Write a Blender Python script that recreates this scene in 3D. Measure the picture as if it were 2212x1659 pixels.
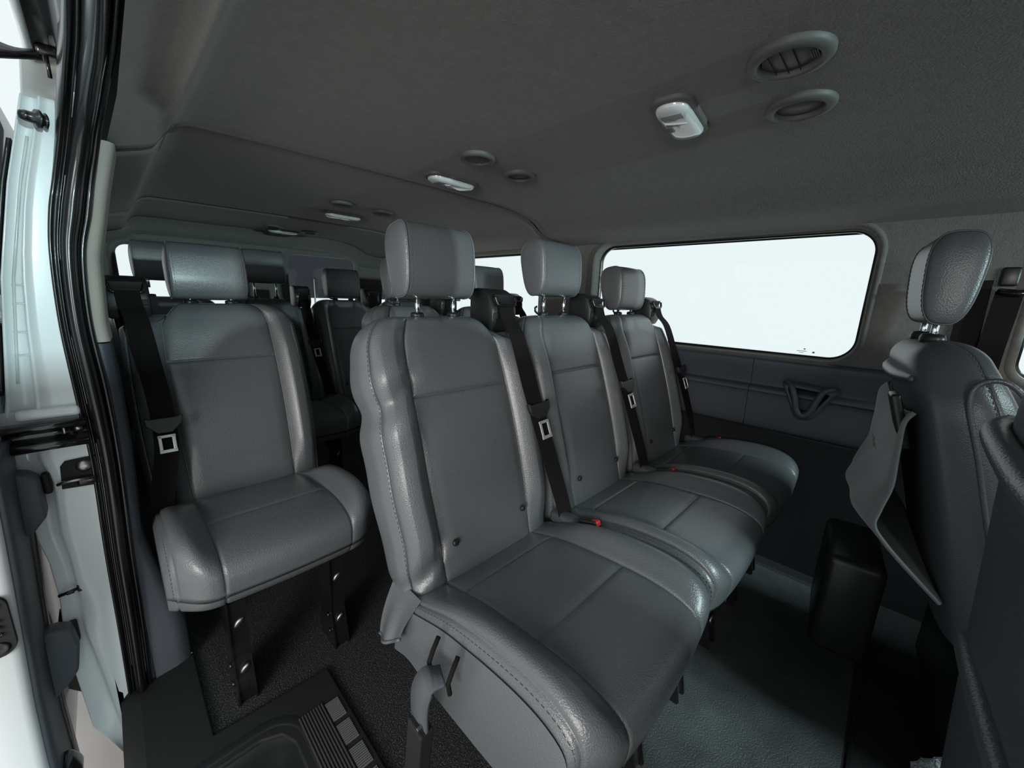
import bpy, bmesh, math, random
import numpy as np
from mathutils import Vector, Matrix
random.seed(7); np.random.seed(7)
for o in list(bpy.data.objects): bpy.data.objects.remove(o)
SC = bpy.context.scene
COL = SC.collection

# ------------------------------------------------------------------ camera
CW, CH = 2212, 1659
V1, V2 = (217.0, 610.0), (1950.0, 672.0)          # vanishing points of the van's length and width
ccx, ccy = CW/2, CH/2
FPX = math.sqrt(-((V1[0]-ccx)*(V2[0]-ccx)+(V1[1]-ccy)*(V2[1]-ccy)))
ax = -Vector((V1[0]-ccx, -(V1[1]-ccy), -FPX)).normalized()
ay = Vector((V2[0]-ccx, -(V2[1]-ccy), -FPX)).normalized()
az = ax.cross(ay)
rot = Matrix((ax, ay, az))
cam = bpy.data.cameras.new('camera'); camo = bpy.data.objects.new('camera', cam); COL.objects.link(camo)
camo.matrix_world = Matrix.Translation((0, 0, 1.0)) @ rot.to_4x4()
cam.sensor_width = 36; cam.lens = FPX/CW*36; cam.clip_start = 0.02; cam.clip_end = 200
SC.camera = camo

# ------------------------------------------------------------------ world and light
SC.view_settings.view_transform = 'Standard'; SC.view_settings.look = 'None'
SC.view_settings.exposure = 0.0; SC.view_settings.gamma = 1.0
SC.view_settings.use_curve_mapping = False
W = bpy.data.worlds.new('studio'); SC.world = W; W.use_nodes = True
bg = W.node_tree.nodes['Background']; bg.inputs[0].default_value = (.90, .985, 1.0, 1); bg.inputs[1].default_value = 0.96

def area(name, loc, target, sx, sy, power, color):
    l = bpy.data.lights.new(name, 'AREA'); l.shape = 'RECTANGLE'; l.size = sx; l.size_y = sy
    l.energy = power; l.color = color
    o = bpy.data.objects.new(name, l); COL.objects.link(o); o.location = loc
    o.rotation_euler = (Vector(target)-Vector(loc)).to_track_quat('-Z', 'Y').to_euler()
    return o
# studio strip light shining in through the windscreen, and a soft box on the open door side
area('studio_light_front', (5.2, .50, 1.28), (-.8, .75, 1.0), .11, .11, 185, (.74, .98, 1.0))
area('studio_light_overhead', (4.2, 1.15, 3.7), (-.4, 1.15, .5), 1.6, 1.2, 380, (.78, .98, 1.0))
area('studio_light_door', (1.1, -2.3, 1.25), (-.7, .6, .9), 1.3, 1.1, 80, (1.0, .95, .92))

# ------------------------------------------------------------------ materials
def mat(name, col, rough=.5, metal=0, bump=0, bscale=200, var=0, vscale=8, coat=0, spec=.5, kind='noise', dist=.001, sheen=0, coatr=.08):
    m = bpy.data.materials.new(name); m.use_nodes = True
    nt = m.node_tree; b = nt.nodes['Principled BSDF']
    b.inputs['Base Color'].default_value = (*col, 1); b.inputs['Roughness'].default_value = rough
    b.inputs['Metallic'].default_value = metal; b.inputs['Specular IOR Level'].default_value = spec
    if coat: b.inputs['Coat Weight'].default_value = coat; b.inputs['Coat Roughness'].default_value = coatr
    if sheen: b.inputs['Sheen Weight'].default_value = sheen
    tc = nt.nodes.new('ShaderNodeTexCoord')
    if var:
        n = nt.nodes.new('ShaderNodeTexNoise'); n.inputs['Scale'].default_value = vscale; n.inputs['Detail'].default_value = 6
        nt.links.new(tc.outputs['Object'], n.inputs['Vector'])
        r = nt.nodes.new('ShaderNodeValToRGB'); r.color_ramp.elements[0].position = .3; r.color_ramp.elements[1].position = .7
        r.color_ramp.elements[0].color = (*[c*(1-var) for c in col], 1); r.color_ramp.elements[1].color = (*[min(1, c*(1+var)) for c in col], 1)
        nt.links.new(n.outputs['Fac'], r.inputs['Fac']); nt.links.new(r.outputs['Color'], b.inputs['Base Color'])
    if bump:
        if kind == 'voronoi':
            n = nt.nodes.new('ShaderNodeTexVoronoi'); n.inputs['Scale'].default_value = bscale; out = n.outputs['Distance']
        else:
            n = nt.nodes.new('ShaderNodeTexNoise'); n.inputs['Scale'].default_value = bscale; n.inputs['Detail'].default_value = 3; out = n.outputs['Fac']
        nt.links.new(tc.outputs['Object'], n.inputs['Vector'])
        bp = nt.nodes.new('ShaderNodeBump'); bp.inputs['Strength'].default_value = bump; bp.inputs['Distance'].default_value = dist
        nt.links.new(out, bp.inputs['Height']); nt.links.new(bp.outputs['Normal'], b.inputs['Normal'])
    return m
M = {}
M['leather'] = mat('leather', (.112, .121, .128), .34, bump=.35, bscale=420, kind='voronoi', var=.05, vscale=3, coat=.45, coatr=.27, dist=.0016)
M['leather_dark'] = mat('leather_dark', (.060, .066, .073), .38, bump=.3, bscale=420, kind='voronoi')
M['skirt'] = mat('skirt', (.17, .165, .155), .6, bump=.2, bscale=500)
M['stitch'] = mat('stitch', (.10, .11, .115), .8)
M['liner'] = mat('liner', (.142, .143, .132), .95, bump=.6, bscale=260, var=.10, vscale=60, dist=.002, sheen=.2)
M['plastic_grey'] = mat('plastic_grey', (.108, .113, .109), .55)
M['plastic_blue'] = mat('plastic_blue', (.060, .068, .085), .5, bump=.2, bscale=700)
M['plastic_black'] = mat('plastic_black', (.014, .015, .016), .38, bump=.15, bscale=600)
M['plastic_matte'] = mat('plastic_matte', (.008, .0085, .009), .7, bump=.3, bscale=500)
M['rubber'] = mat('rubber', (.006, .006, .007), .28, coat=.3)
M['metal_black'] = mat('metal_black', (.008, .008, .009), .22, coat=.6)
M['chrome'] = mat('chrome', (.75, .8, .82), .12, metal=1)
M['latch_metal'] = mat('latch_metal', (.55, .57, .58), .3, metal=.4)
M['steel'] = mat('steel', (.35, .33, .31), .35, metal=1)
M['paint'] = mat('paint', (.80, .84, .85), .28, coat=.5, var=.03, vscale=4)
M['paint_dirty'] = mat('paint_dirty', (.62, .64, .62), .45, coat=.2, var=.18, vscale=14)
M['beige'] = mat('beige', (.42, .39, .35), .85, bump=.4, bscale=500)
M['carpet'] = None
M['webbing'] = mat('webbing', (.008, .0075, .007), .9, spec=.2, bump=.5, bscale=900)
M['webbing_grey'] = mat('webbing_grey', (.075, .085, .095), .8, bump=.5, bscale=900)
M['red'] = mat('red', (.6, .03, .03), .4)
M['yellow'] = mat('yellow', (.7, .45, .02), .4)
M['dark'] = mat('dark', (.01, .011, .012), .9)
M['cloth'] = mat('cloth', (.15, .165, .165), .9, bump=.5, bscale=600, sheen=.3)
M['fleece'] = mat('fleece', (.22, .25, .26), 1, bump=1, bscale=120, dist=.01)
M['lens'] = mat('lens', (.62, .66, .66), .15, coat=.6)
M['lens_clear'] = mat('lens_clear', (.30, .32, .32), .12, coat=.8)
M['flag'] = mat('flag', (.030, .031, .038), .9, spec=.1)
M['mark'] = mat('mark', (.35, .38, .38), .8)
def carpet():
    m = mat('carpet', (.010, .010, .011), .9, bump=1, bscale=330, dist=.004)
    nt = m.node_tree; b = nt.nodes['Principled BSDF']; tc = nt.nodes.new('ShaderNodeTexCoord')
    n = nt.nodes.new('ShaderNodeTexNoise'); n.inputs['Scale'].default_value = 300; n.inputs['Detail'].default_value = 2
    r = nt.nodes.new('ShaderNodeValToRGB'); r.color_ramp.elements[0].position = .5; r.color_ramp.elements[1].position = .68
    r.color_ramp.elements[0].color = (.009, .0095, .010, 1); r.color_ramp.elements[1].color = (.085, .088, .09, 1)
    nt.links.new(tc.outputs['Object'], n.inputs['Vector']); nt.links.new(n.outputs['Fac'], r.inputs['Fac']); nt.links.new(r.outputs['Color'], b.inputs['Base Color'])
    return m
M['carpet'] = carpet()
def ground_mat():
    m = mat('concrete', (.50, .455, .44), .35, bump=.2, bscale=30, var=.08, vscale=2.5)
    return m
M['ground'] = ground_mat()
def glass():
    m = bpy.data.materials.new('glass'); m.use_nodes = True; nt = m.node_tree
    for n in list(nt.nodes): nt.nodes.remove(n)
    o = nt.nodes.new('ShaderNodeOutputMaterial'); mix = nt.nodes.new('ShaderNodeMixShader'); t = nt.nodes.new('ShaderNodeBsdfTransparent')
    g = nt.nodes.new('ShaderNodeBsdfGlossy'); g.inputs['Roughness'].default_value = .02; f = nt.nodes.new('ShaderNodeFresnel'); f.inputs['IOR'].default_value = 1.3
    t.inputs[0].default_value = (.96, .985, .98, 1)
    nt.links.new(f.outputs[0], mix.inputs[0]); nt.links.new(t.outputs[0], mix.inputs[1]); nt.links.new(g.outputs[0], mix.inputs[2]); nt.links.new(mix.outputs[0], o.inputs[0])
    return m
M['glass'] = glass()

# ------------------------------------------------------------------ helpers
def empty(name, loc, label=None, cat=None, group=None):
    o = bpy.data.objects.new(name, None); COL.objects.link(o); o.location = loc; o.empty_display_size = .05
    tag(o, label, cat, group); return o
def tag(o, label=None, cat=None, group=None, kind=None):
    if label: o['label'] = label
    if cat: o['category'] = cat
    if group: o['group'] = group
    if kind: o['kind'] = kind
    return o
def link(name, me, m, parent=None, smooth=True, loc=None):
    me.name = name
    if m is not None: me.materials.append(M[m] if isinstance(m, str) else m)
    if smooth:
        for p in me.polygons: p.use_smooth = True
    o = bpy.data.objects.new(name, me); COL.objects.link(o)
    if parent is not None: o.parent = parent
    if loc is not None: o.location = loc
    return o
def tomesh(verts, faces):
    me = bpy.data.meshes.new('m'); me.from_pydata([tuple(map(float, v)) for v in verts], [], faces); me.update(); return me
def fixn(me):
    bm = bmesh.new(); bm.from_mesh(me); bmesh.ops.recalc_face_normals(bm, faces=bm.faces); bm.to_mesh(me); bm.free(); return me
class MB:
    """collects shapes into one mesh"""
    def __init__(s): s.v = []; s.f = []
    def add(s, v, f):
        n = len(s.v); s.v += [tuple(map(float, p)) for p in v]; s.f += [tuple(i+n for i in q) for q in f]; return s
    def grid(s, P, closed=False, capu=False):
        """P: array (nu, nv, 3); v direction may be closed"""
        nu, nv = P.shape[:2]; f = []
        for i in range(nu-1):
            for j in range(nv if closed else nv-1):
                f.append((i*nv+j, i*nv+(j+1) % nv, (i+1)*nv+(j+1) % nv, (i+1)*nv+j))
        if capu: f.append(tuple(range(nv))); f.append(tuple((nu-1)*nv+j for j in reversed(range(nv))))
        return s.add(P.reshape(-1, 3), f)
    def box(s, c, size, rx=None, bev=0, seg=2):
        bm = bmesh.new(); bmesh.ops.create_cube(bm, size=1)
        bmesh.ops.scale(bm, vec=size, verts=bm.verts)
        if bev: bmesh.ops.bevel(bm, geom=list(bm.edges), offset=bev, segments=seg, profile=.5, affect='EDGES')
        mt = Matrix.Translation(c) @ (rx.to_4x4() if rx is not None else Matrix())
        bm.transform(mt); s.frombm(bm); return s
    def frombm(s, bm):
        bm.verts.ensure_lookup_table(); bm.verts.index_update()
        s.add([v.co[:] for v in bm.verts], [tuple(v.index for v in f.verts) for f in bm.faces]); bm.free()
    def tube(s, pts, r, n=10, cap=True):
        pts = [Vector(p) for p in pts]; rs = r if hasattr(r, '__len__') else [r]*len(pts); P = []
        t = (pts[1]-pts[0]).normalized(); u = t.orthogonal().normalized()
        for i, p in enumerate(pts):
            a = pts[max(i-1, 0)]; b = pts[min(i+1, len(pts)-1)]; t = (b-a).normalized()
            u = (u-t*u.dot(t)).normalized(); w = t.cross(u)
            P.append([p+(u*math.cos(k*2*math.pi/n)+w*math.sin(k*2*math.pi/n))*rs[i] for k in range(n)])
        return s.grid(np.array(P), True, cap)
    def lathe(s, prof, c, axis=(0, 0, 1), n=40, sx=1, sy=1):
        """prof: list of (r, h) along axis"""
        ax_ = Vector(axis).normalized(); u = ax_.orthogonal().normalized(); w = ax_.cross(u)
        P = [[Vector(c)+u*(r*sx*math.cos(k*2*math.pi/n))+w*(r*sy*math.sin(k*2*math.pi/n))+ax_*h for k in range(n)] for r, h in prof]
        return s.grid(np.array(P), True, True)
    def prism(s, poly, lo, hi, axis='x', bev=0):
        """poly in the other two axes"""
        bm = bmesh.new(); i = 'xyz'.index(axis); vs = []
        for p in poly:
            q = list(p); q.insert(i, lo); vs.append(bm.verts.new(q))
        fc = bm.faces.new(vs); r = bmesh.ops.extrude_face_region(bm, geom=[fc]); d = [0, 0, 0]; d[i] = hi-lo
        bmesh.ops.translate(bm, vec=d, verts=[g for g in r['geom'] if isinstance(g, bmesh.types.BMVert)])
        bmesh.ops.recalc_face_normals(bm, faces=bm.faces)
        if bev: bmesh.ops.bevel(bm, geom=list(bm.edges), offset=bev, segments=2, profile=.5, affect='EDGES')
        s.frombm(bm); return s
    def build(s, name, m, parent=None, smooth=True, loc=None, fix=True, auto=None):
        me = tomesh(s.v, s.f)
        if fix: fixn(me)
        o = link(name, me, m, parent, smooth, loc)
        if auto is not None:
            bm = bmesh.new(); bm.from_mesh(me)
            for e in bm.edges:
                if len(e.link_faces) == 2 and e.calc_face_angle(0) > math.radians(auto): e.smooth = False
            bm.to_mesh(me); bm.free()
        return o
def sm(x, a, b):
    t = np.clip((x-a)/(b-a), 0, 1); return t*t*(3-2*t)
def gs(x, c, s): return np.exp(-((x-c)/s)**2)
def cat_interp(pts, n):
    """smooth curve through points, n samples (numpy)"""
    pts = np.array(pts, float); k = len(pts); t = np.linspace(0, k-1, n); out = []
    for q in t:
        i = min(int(q), k-2); f = q-i
        p0 = pts[max(i-1, 0)]; p1 = pts[i]; p2 = pts[i+1]; p3 = pts[min(i+2, k-1)]
        out.append(.5*((2*p1)+(-p0+p2)*f+(2*p0-5*p1+4*p2-p3)*f*f+(-p0+3*p1-3*p2+p3)*f**3))
    return np.array(out)
def refine(base, seams, eps):
    s = list(base)
    for c in seams:
        s = [x for x in s if abs(x-c) > eps*2.6]
        s += [c-eps*2, c-eps, c-eps*.4, c, c+eps*.4, c+eps, c+eps*2]
    return np.array(sorted(set(round(x, 6) for x in s)))
def normals(P, U, V, e=1e-4):
    d = np.cross(P(U+e, V)-P(U-e, V), P(U, V+e)-P(U, V-e)); l = np.linalg.norm(d, axis=-1, keepdims=True); return d/np.maximum(l, 1e-12)
def dashes(path, nrm, dash=.0055, gap=.0045, w=.0012, h=.0012):
    """small stitches along a path lying on a surface"""
    mb = MB(); path = [Vector(p) for p in path]; nrm = [Vector(n) for n in nrm]
    L = [0]
    for a, b in zip(path, path[1:]): L.append(L[-1]+(b-a).length)
    def pt(s):
        i = max(0, min(len(L)-2, int(np.searchsorted(L, s)-1))); f = (s-L[i])/max(1e-9, L[i+1]-L[i]); return path[i].lerp(path[i+1], f), nrm[i]
    s = 0
    while s+dash < L[-1]:
        a, n = pt(s); b, _ = pt(s+dash); s += dash+gap
        t = (b-a)
        if t.length < 1e-5: continue
        t.normalize(); c = t.cross(n).normalized()*w/2; up = n*h
        q = [a-c, a+c, b+c, b-c, a-c*.6+up, a+c*.6+up, b+c*.6+up, b-c*.6+up]
        mb.add(q, [(4, 5, 6, 7), (0, 1, 5, 4), (1, 2, 6, 5), (2, 3, 7, 6), (3, 0, 4, 7)])
    return mb

# ------------------------------------------------------------------ seat pieces (local frame: origin on the floor under the seat crevice, facing +x)
TILT = math.radians(17.5); TC, TS = math.cos(TILT), math.sin(TILT)
ZB = .375     # bottom of the backrest
def angle_for(a, n=3.4): return math.acos(min(1, abs(a))**(n/2))
def backrest_mesh(Wd=.45, H=.615, T=.115, wr=None, rsh=.085, seamH=.70, tilt=TILT, n=3.4, shoulder=0, ins=.60, side=None, fine=True):
    """closed upholstered shell.  u = ring angle, v = height 0..1;  returns mesh + stitch paths"""
    tc, ts = math.cos(tilt), math.sin(tilt)
    A = .945
    phi_in = angle_for(ins); phi_sd = angle_for(A)
    seams_u = [phi_sd, phi_in, math.pi-phi_in, math.pi-phi_sd]
    k = 1 if fine else .5
    base = []
    for i in range(int(84*k)):       # even spacing in the superellipse
        t = i/int(84*k)*2*math.pi; base.append(t)
    extra = [phi_in*f for f in (.3, .6, .8, 1.15, 1.3, 1.5)]+[math.pi-phi_in*f for f in (.3, .6, .8, 1.15, 1.3, 1.5)]
    us = refine(sorted(base+extra), seams_u, .011)
    us = us[(us >= -.0001) & (us < 2*math.pi-.01)]
    vb = list(np.linspace(.0, .84, int(60*k)))+list(.84+.16*np.sin(np.linspace(0, math.pi/2, int(26*k))))
    vs = refine(vb, [seamH], .004); vs = vs[(vs >= 0) & (vs <= 1)]
    def P(U, V):
        z = V*H
        rt = .045; q = np.clip((z-(H-rt))/rt, 0, .9995); tt = np.sqrt(1-q*q)**.9
        rb = .03; qb = np.clip((rb-z)/rb, 0, .98); tt = tt*np.sqrt(1-qb*qb)
        r = rsh; qs = np.clip((z-(H-r))/r, 0, 1); w = Wd/2-r+r*np.sqrt(np.maximum(0, 1-qs*qs)) - .0
        w = w+.012*np.sin(np.clip(V, 0, 1)*math.pi)
        qb2 = np.clip((.03-z)/.03, 0, 1); w = w-.02*qb2*qb2
        c, s = np.cos(U), np.sin(U)
        a = np.sign(c)*np.abs(c)**(2/n)*w
        b = np.sign(s)*np.abs(s)**(2/n)*(T/2)*tt
        an = np.abs(a)/w
        fr = np.clip(s, 0, 1)**.3*tt
        bol = sm(an, ins-.02, ins+.17)*(1-sm(an, .86, 1.02)*.9)
        b = b+fr*bol*(.034*sm(V, 0, .25)*(1-.55*sm(V, .72, .97)))
        b = b+fr*(1-sm(an, ins-.10, ins))*.007*np.sin(np.clip(V/seamH, 0, 1)*math.pi)
        b = b+fr*(1-sm(an, ins-.10, ins))*.006*np.clip(np.sin(np.clip((V-seamH)/(1-seamH), 0, 1)*math.pi), 0, 1)
        b = b+.012*np.sin(np.clip(V, 0, 1)*math.pi)*(s > 0)      # lumbar
        if wr is not None:
            da, db = wr(a/w, V, s); a = a+da; b = b+db
        # local: lateral y=a ; depth forward = b ; up z
        x0 = b-T/2; X = x0*tc-z*ts; Z = ZB+z*tc+x0*ts
        if shoulder: Z = Z-.035*sm(shoulder*a/w, .5, .68)*sm(V, .86, .97)
        return np.stack([X, a+0*z, Z], -1)
    U, V = np.meshgrid(us, vs); Q = P(U, V)
    N = -normals(P, U, np.clip(V, .001, .999)); N *= np.where((N*(Q-Q.mean((0, 1)))).sum(-1, keepdims=True).mean() < 0, -1, 1)
    g = np.zeros(U.shape)
    for sd in seams_u: g = np.maximum(g, gs(U, sd, .012)*(V < .985))
    inside = (U > phi_in) & (U < math.pi-phi_in)
    g = np.maximum(g, gs(V, seamH, .0045)*inside)
    Q = Q-N*(g*.0042)[..., None]
    mb = MB(); mb.grid(Q, True, True)
    st = []
    for sd, off in ((seams_u[0], -.035), (seams_u[3], .035)):
        vv = np.linspace(.04, .975, 160); uu = np.full_like(vv, sd+off); pp = P(uu, vv); nn = -normals(P, uu, vv)
        d = dashes(pp, nn*np.sign((nn*(pp-Q.mean((0, 1)))).sum(-1).mean())); st.append(d)
    return mb, st, P
def cushion_mesh(Wd=.455, x0=-.055, x1=.395, zt=.43, zb=.275, inw=.60, n=4.2, bulge=1, seam_f=.245, low_seam=None, round_l=.012, round_r=.012):
    """closed pad lofted from side to side. u = section angle, v = lateral -1..1"""
    L = x1-x0
    A = .93
    def P(U, V):
        a = V*Wd/2; av = np.abs(V)
        q = np.clip((av-(1-.13))/.13, 0, .9995); e = np.sqrt(1-q*q)      # end rounding
        c, s = np.cos(U), np.sin(U)
        hx = L/2*(1-.035*(1-e)); xx = np.sign(c)*np.abs(c)**(2/n)*hx
        zc = (zt+zb)/2; hz = (zt-zb)/2
        zz = np.sign(s)*np.abs(s)**(2/n)*hz
        up = np.clip(s, 0, 1)**.5
        xf = (xx/hx)
        bol = sm(av, inw-.03, inw+.22)*(1-sm(av, .86, 1.0)*.75)
        zz = zz+up*(bol*.034*sm(xf, -.95, .15) - (1-e)*.035)
        zz = zz+up*(.026*sm(xf, -.9, .75)-.018*sm(-xf, .2, 1))            # ramp up to the front
        zz = zz+up*(1-sm(av, inw-.1, inw))*(.006*np.clip(np.sin((xx+.17)/.30*math.pi), 0, 1))
        xx = xx-np.clip(c, 0, 1)*np.where(V < 0, round_l, round_r)*sm(av, .62, 1.05)**1.6
        xx = xx+np.clip(c, 0, 1)*(.016*np.clip(1-V*V*1.0, 0, 1)-.0)+np.clip(c, 0, 1)*.018*np.clip(zz/hz, -1, 1)
        zz = np.where(s < 0, zz+.022*sm(xf, -1, 1), zz)
        return np.stack([x0+L/2+xx, a, zc+zz], -1)
    # section angle of the front and rear seams of the insert
    t = np.linspace(.02, math.pi-.02, 4000); px = P(t, np.zeros_like(t))[:, 0]
    uf = t[np.argmin(abs(px-seam_f))]; ur = t[np.argmin(abs(px-.055))]
    us_s = [uf, ur]
    if low_seam:
        t2 = np.linspace(-1.4, .6, 4000); pz = P(t2, np.zeros_like(t2))[:, 2]; ul = t2[np.argmin(abs(pz-low_seam))]; us_s.append(ul % (2*math.pi))
    dense = np.linspace(0, 2*math.pi, 4000); pp = P(dense, np.zeros_like(dense)); dl = np.concatenate([[0], np.cumsum(np.linalg.norm(np.diff(pp, axis=0), axis=1))])
    base = list(np.interp(np.linspace(0, dl[-1], 100)[:-1], dl, dense))
    us = refine(base, us_s, .010); us = us[(us >= 0) & (us < 2*math.pi-.003)]
    vb = list(np.linspace(-.9, .9, 60))+[s*(.9+.1*math.sin(q)) for s in (-1, 1) for q in np.linspace(.1, math.pi/2, 12)]
    vs = refine(vb, [-inw, inw, -A, A], .010); vs = vs[(vs >= -1) & (vs <= 1)]
    V, U = np.meshgrid(vs, us, indexing='ij'); Q = P(U, V)
    Nn = normals(P, U, np.clip(V, -.999, .999)); Nn *= np.sign((Nn*(Q-Q.mean((0, 1)))).sum(-1).mean())
    g = np.zeros(U.shape)
    topfront = (np.sin(U) > 0) | (np.cos(U) > .3)
    for c in (-inw, inw): g = np.maximum(g, gs(V, c, .011)*topfront)
    for c in (-A, A): g = np.maximum(g, gs(V, c, .009)*topfront*.8)
    ins_ = np.abs(V) < inw
    g = np.maximum(g, gs(U, uf, .012)*ins_); g = np.maximum(g, gs(U, ur, .012)*ins_)
    if low_seam: g = np.maximum(g, gs((U+.5) % (2*math.pi), (ul+.5) % (2*math.pi), .012)*ins_)
    Q = Q-Nn*(g*.0038)[..., None]
    mb = MB(); mb.grid(Q, True, True); st = []
    for c in (-A-.025, A+.025):
        uu = np.linspace(math.pi*.86, -.05, 150); vv = np.full_like(uu, c); p_ = P(uu, vv); n_ = normals(P, uu, vv); n_ *= np.sign((n_*(p_-Q.mean((0, 1)))).sum(-1).mean())
        d = dashes(p_, n_); st.append(d)
    return mb, st, P
def headrest_mesh(Wd=.200, H=.164, T=.092, tilt=math.radians(9)):
    """pad whose two side panels are edged by a seam; local origin at its bottom centre"""
    def sect(U, sc=1.0):
        n = 3.0
        x = np.sign(np.cos(U))*np.abs(np.cos(U))**(2/n)*T/2*sc; z = np.sign(np.sin(U))*np.abs(np.sin(U))**(2/n)*H/2*sc
        x = x*(1+.16*z/(H/2))-.012*(z/(H/2))**2*np.sign(-x)*0
        return x, z
    us = np.linspace(0, 2*math.pi, 73)[:-1]; rows = []
    prof = [(0, 1.0, 0)]
    seq = []
    for t in np.linspace(0, 1, 9): seq.append((-1-.055*math.sin((1-t)*math.pi/2)*1.0 if t < 1 else -1, math.sin(t*math.pi/2)*.985 if t < 1 else .985))
    seq = [(-(1+.10*math.cos(t*math.pi/2)), .985*math.sin(t*math.pi/2)**.9) for t in np.linspace(.03, 1, 12)]
    seq += [(-.995, .965), (-.975, .998)]
    mid = [(v, 1+.022*(1-v*v)) for v in np.linspace(-.95, .95, 26)]
    right = [(-a, b) for a, b in reversed(seq)]
    P = []
    for v, sc in seq+mid+right:
        x, z = sect(us, sc); y = np.full_like(x, v*Wd/2*.93)
        y = y*(1-.07*(z/(H/2))*0-.05*np.maximum(z/(H/2), 0)**3)
        P.append(np.stack([x, y, z+H/2], -1))
    P = np.array(P); ct, s_ = math.cos(tilt), math.sin(tilt)
    X = P[..., 0]*ct-P[..., 2]*s_; Z = P[..., 2]*ct+P[..., 0]*s_; P = np.stack([X, P[..., 1], Z], -1)
    mb = MB(); mb.grid(P, True, True)
    st = []
    for v in (-.90, .90):
        uu = np.linspace(0, 2*math.pi, 121); x, z = sect(uu, 1+.022*(1-v*v)); pts = []; nr = []
        for xx, zz in zip(x, z):
            X = xx*ct-(zz+H/2)*s_; Z = (zz+H/2)*ct+xx*s_; pts.append((X, v*Wd/2*.93*(1-.05*max(zz/(H/2), 0)**3), Z)); nr.append(Vector((xx/T, 0, zz/H)).normalized())
        d = dashes(pts, nr, w=.0010, h=.0010); st.append(d)
    pip = []
    for v in (-.995, .995):
        uu = np.linspace(0, 2*math.pi, 73)[:-1]; x, z = sect(uu, 1.0); pts = []
        for xx, zz in zip(x, z): pts.append((xx*ct-(zz+H/2)*s_, v*Wd/2*.93*(1-.05*max(zz/(H/2), 0)**3), (zz+H/2)*ct+xx*s_))
        pts.append(pts[0]); pip.append(MB().tube(pts, .0018, 6, False))
    return mb, st, pip

def strip(path, width, dirw, thick=.0016):
    """webbing: flat ribbon along a path, dirw = direction across (vector or list)"""
    path = [Vector(p) for p in path]; P = []
    for i, p in enumerate(path):
        a = path[max(i-1, 0)]; b = path[min(i+1, len(path)-1)]; t = (b-a).normalized()
        w = Vector(dirw[i] if isinstance(dirw, list) else dirw); w = (w-t*w.dot(t)).normalized(); n = t.cross(w)*thick/2; h = w*width/2
        P.append([p-h-n, p+h-n, p+h+n, p-h+n])
    return MB().grid(np.array(P), True, True)

def make_seat(name, loc, label, side=1, raise_=.03, legs=True, belt=True, wr=None, low_seam=None, protos=None, group='grey passenger seats', buttons=True, lower=True, nearskirt=False, bw=.430, cw=.452, hook=False, group2=None, tongue=.51, rnd=(.010, .010)):
    t = empty(name, loc, label, 'seat', group)
    bmb, bst, BP = backrest_mesh(Wd=bw, wr=wr, shoulder=side)
    b = bmb.build('backrest', 'leather', t); [q.build('stitching', 'stitch', b, smooth=False) for q in bst]
    if buttons:
        for yy in (-.105, .105):
            o = MB().lathe([(.001, .004), (.005, .0035), (.007, .002), (.0075, -.002)], (0, 0, 0), (1, 0, .3), 16)
            o.build('button', 'plastic_black', b, loc=(-.058*1.0+.041, yy, .485))
    cmb, cst, CP = cushion_mesh(Wd=cw, low_seam=low_seam, round_l=rnd[0], round_r=rnd[1])
    c = cmb.build('cushion', 'leather', t); [q.build('stitching', 'stitch', c, smooth=False) for q in cst]
    # headrest
    hx = -(.615)*TS-.115/2*TC-.004; hz = ZB+.615*TC-.115/2*TS+.004
    hm, hs, hp = headrest_mesh()
    zb = hz+.008+raise_
    h = hm.build('headrest', 'leather', t, loc=(hx+.008, 0, zb)); [q.build('stitching', 'stitch', h, smooth=False) for q in hs]; [q.build('piping', 'leather', h) for q in hp]
    for yy in (-.052, .052):
        p = MB().tube([(0, yy, .02), (0.0, yy, -raise_-.03)], .0055, 12); p.build('post', 'chrome', h)
        q = MB().lathe([(.006, .014), (.013, .013), (.0155, .010), (.0155, .002), (.013, 0), (.012, -.012)], (0, 0, 0), (0, 0, 1), 20, 1, 1.25)
        q.build('post_collar', 'plastic_black', b, loc=(hx+.008, yy, hz-.004))
    if hook:
        MB().tube([(0, 0, 0), (0, -.02, .001), (0, -.03, .008), (0, -.031, .018), (0, -.024, .022)], .0035, 8).build('hook', 'plastic_black', b, loc=(hx+.01, -.062, hz+.004))
    if belt:
        add_belt(t, side, BP, bw, tongue)
    # buckle between the seats
    if lower:
        k = empty_mesh_buckle(t, side)
    if legs:
        for yy in (-.115, .115):
            lg = MB()
            pr = [(-.0, .29), (.335, .30), (.335, .26), (.325, .12), (.345, .012), (.34, 0), (.24, 0), (.235, .03), (.262, .12), (.255, .24), (.0, .25)]
            lg.prism(pr, yy-.020, yy-.016, 'y')
            lg.prism(pr, yy+.016, yy+.020, 'y')
            lg.prism([(.30, .29), (.329, .28), (.320, .12), (.337, .02), (.333, .0), (.325, .02), (.312, .12), (.32, .27)], yy-.018, yy+.018, 'y')
            l = lg.build('leg', 'metal_black', t, smooth=False)
            for zz, xx in ((.22, .326), (.09, .330)):
                MB().lathe([(.001, .004), (.005, .004), (.008, .002), (.009, -.003)], (xx, yy+.003, zz), (1, 0, 0), 14, 1.6, .8).build('bolt', 'steel', l)
            for zz, xx in ((.10, .31), (.05, .315)): MB().lathe([(.001, .004), (.006, .004), (.008, 0)], (xx, yy-.021, zz), (0, -1, 0), 12).build('bolt', 'metal_black', l)
    return t
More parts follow.
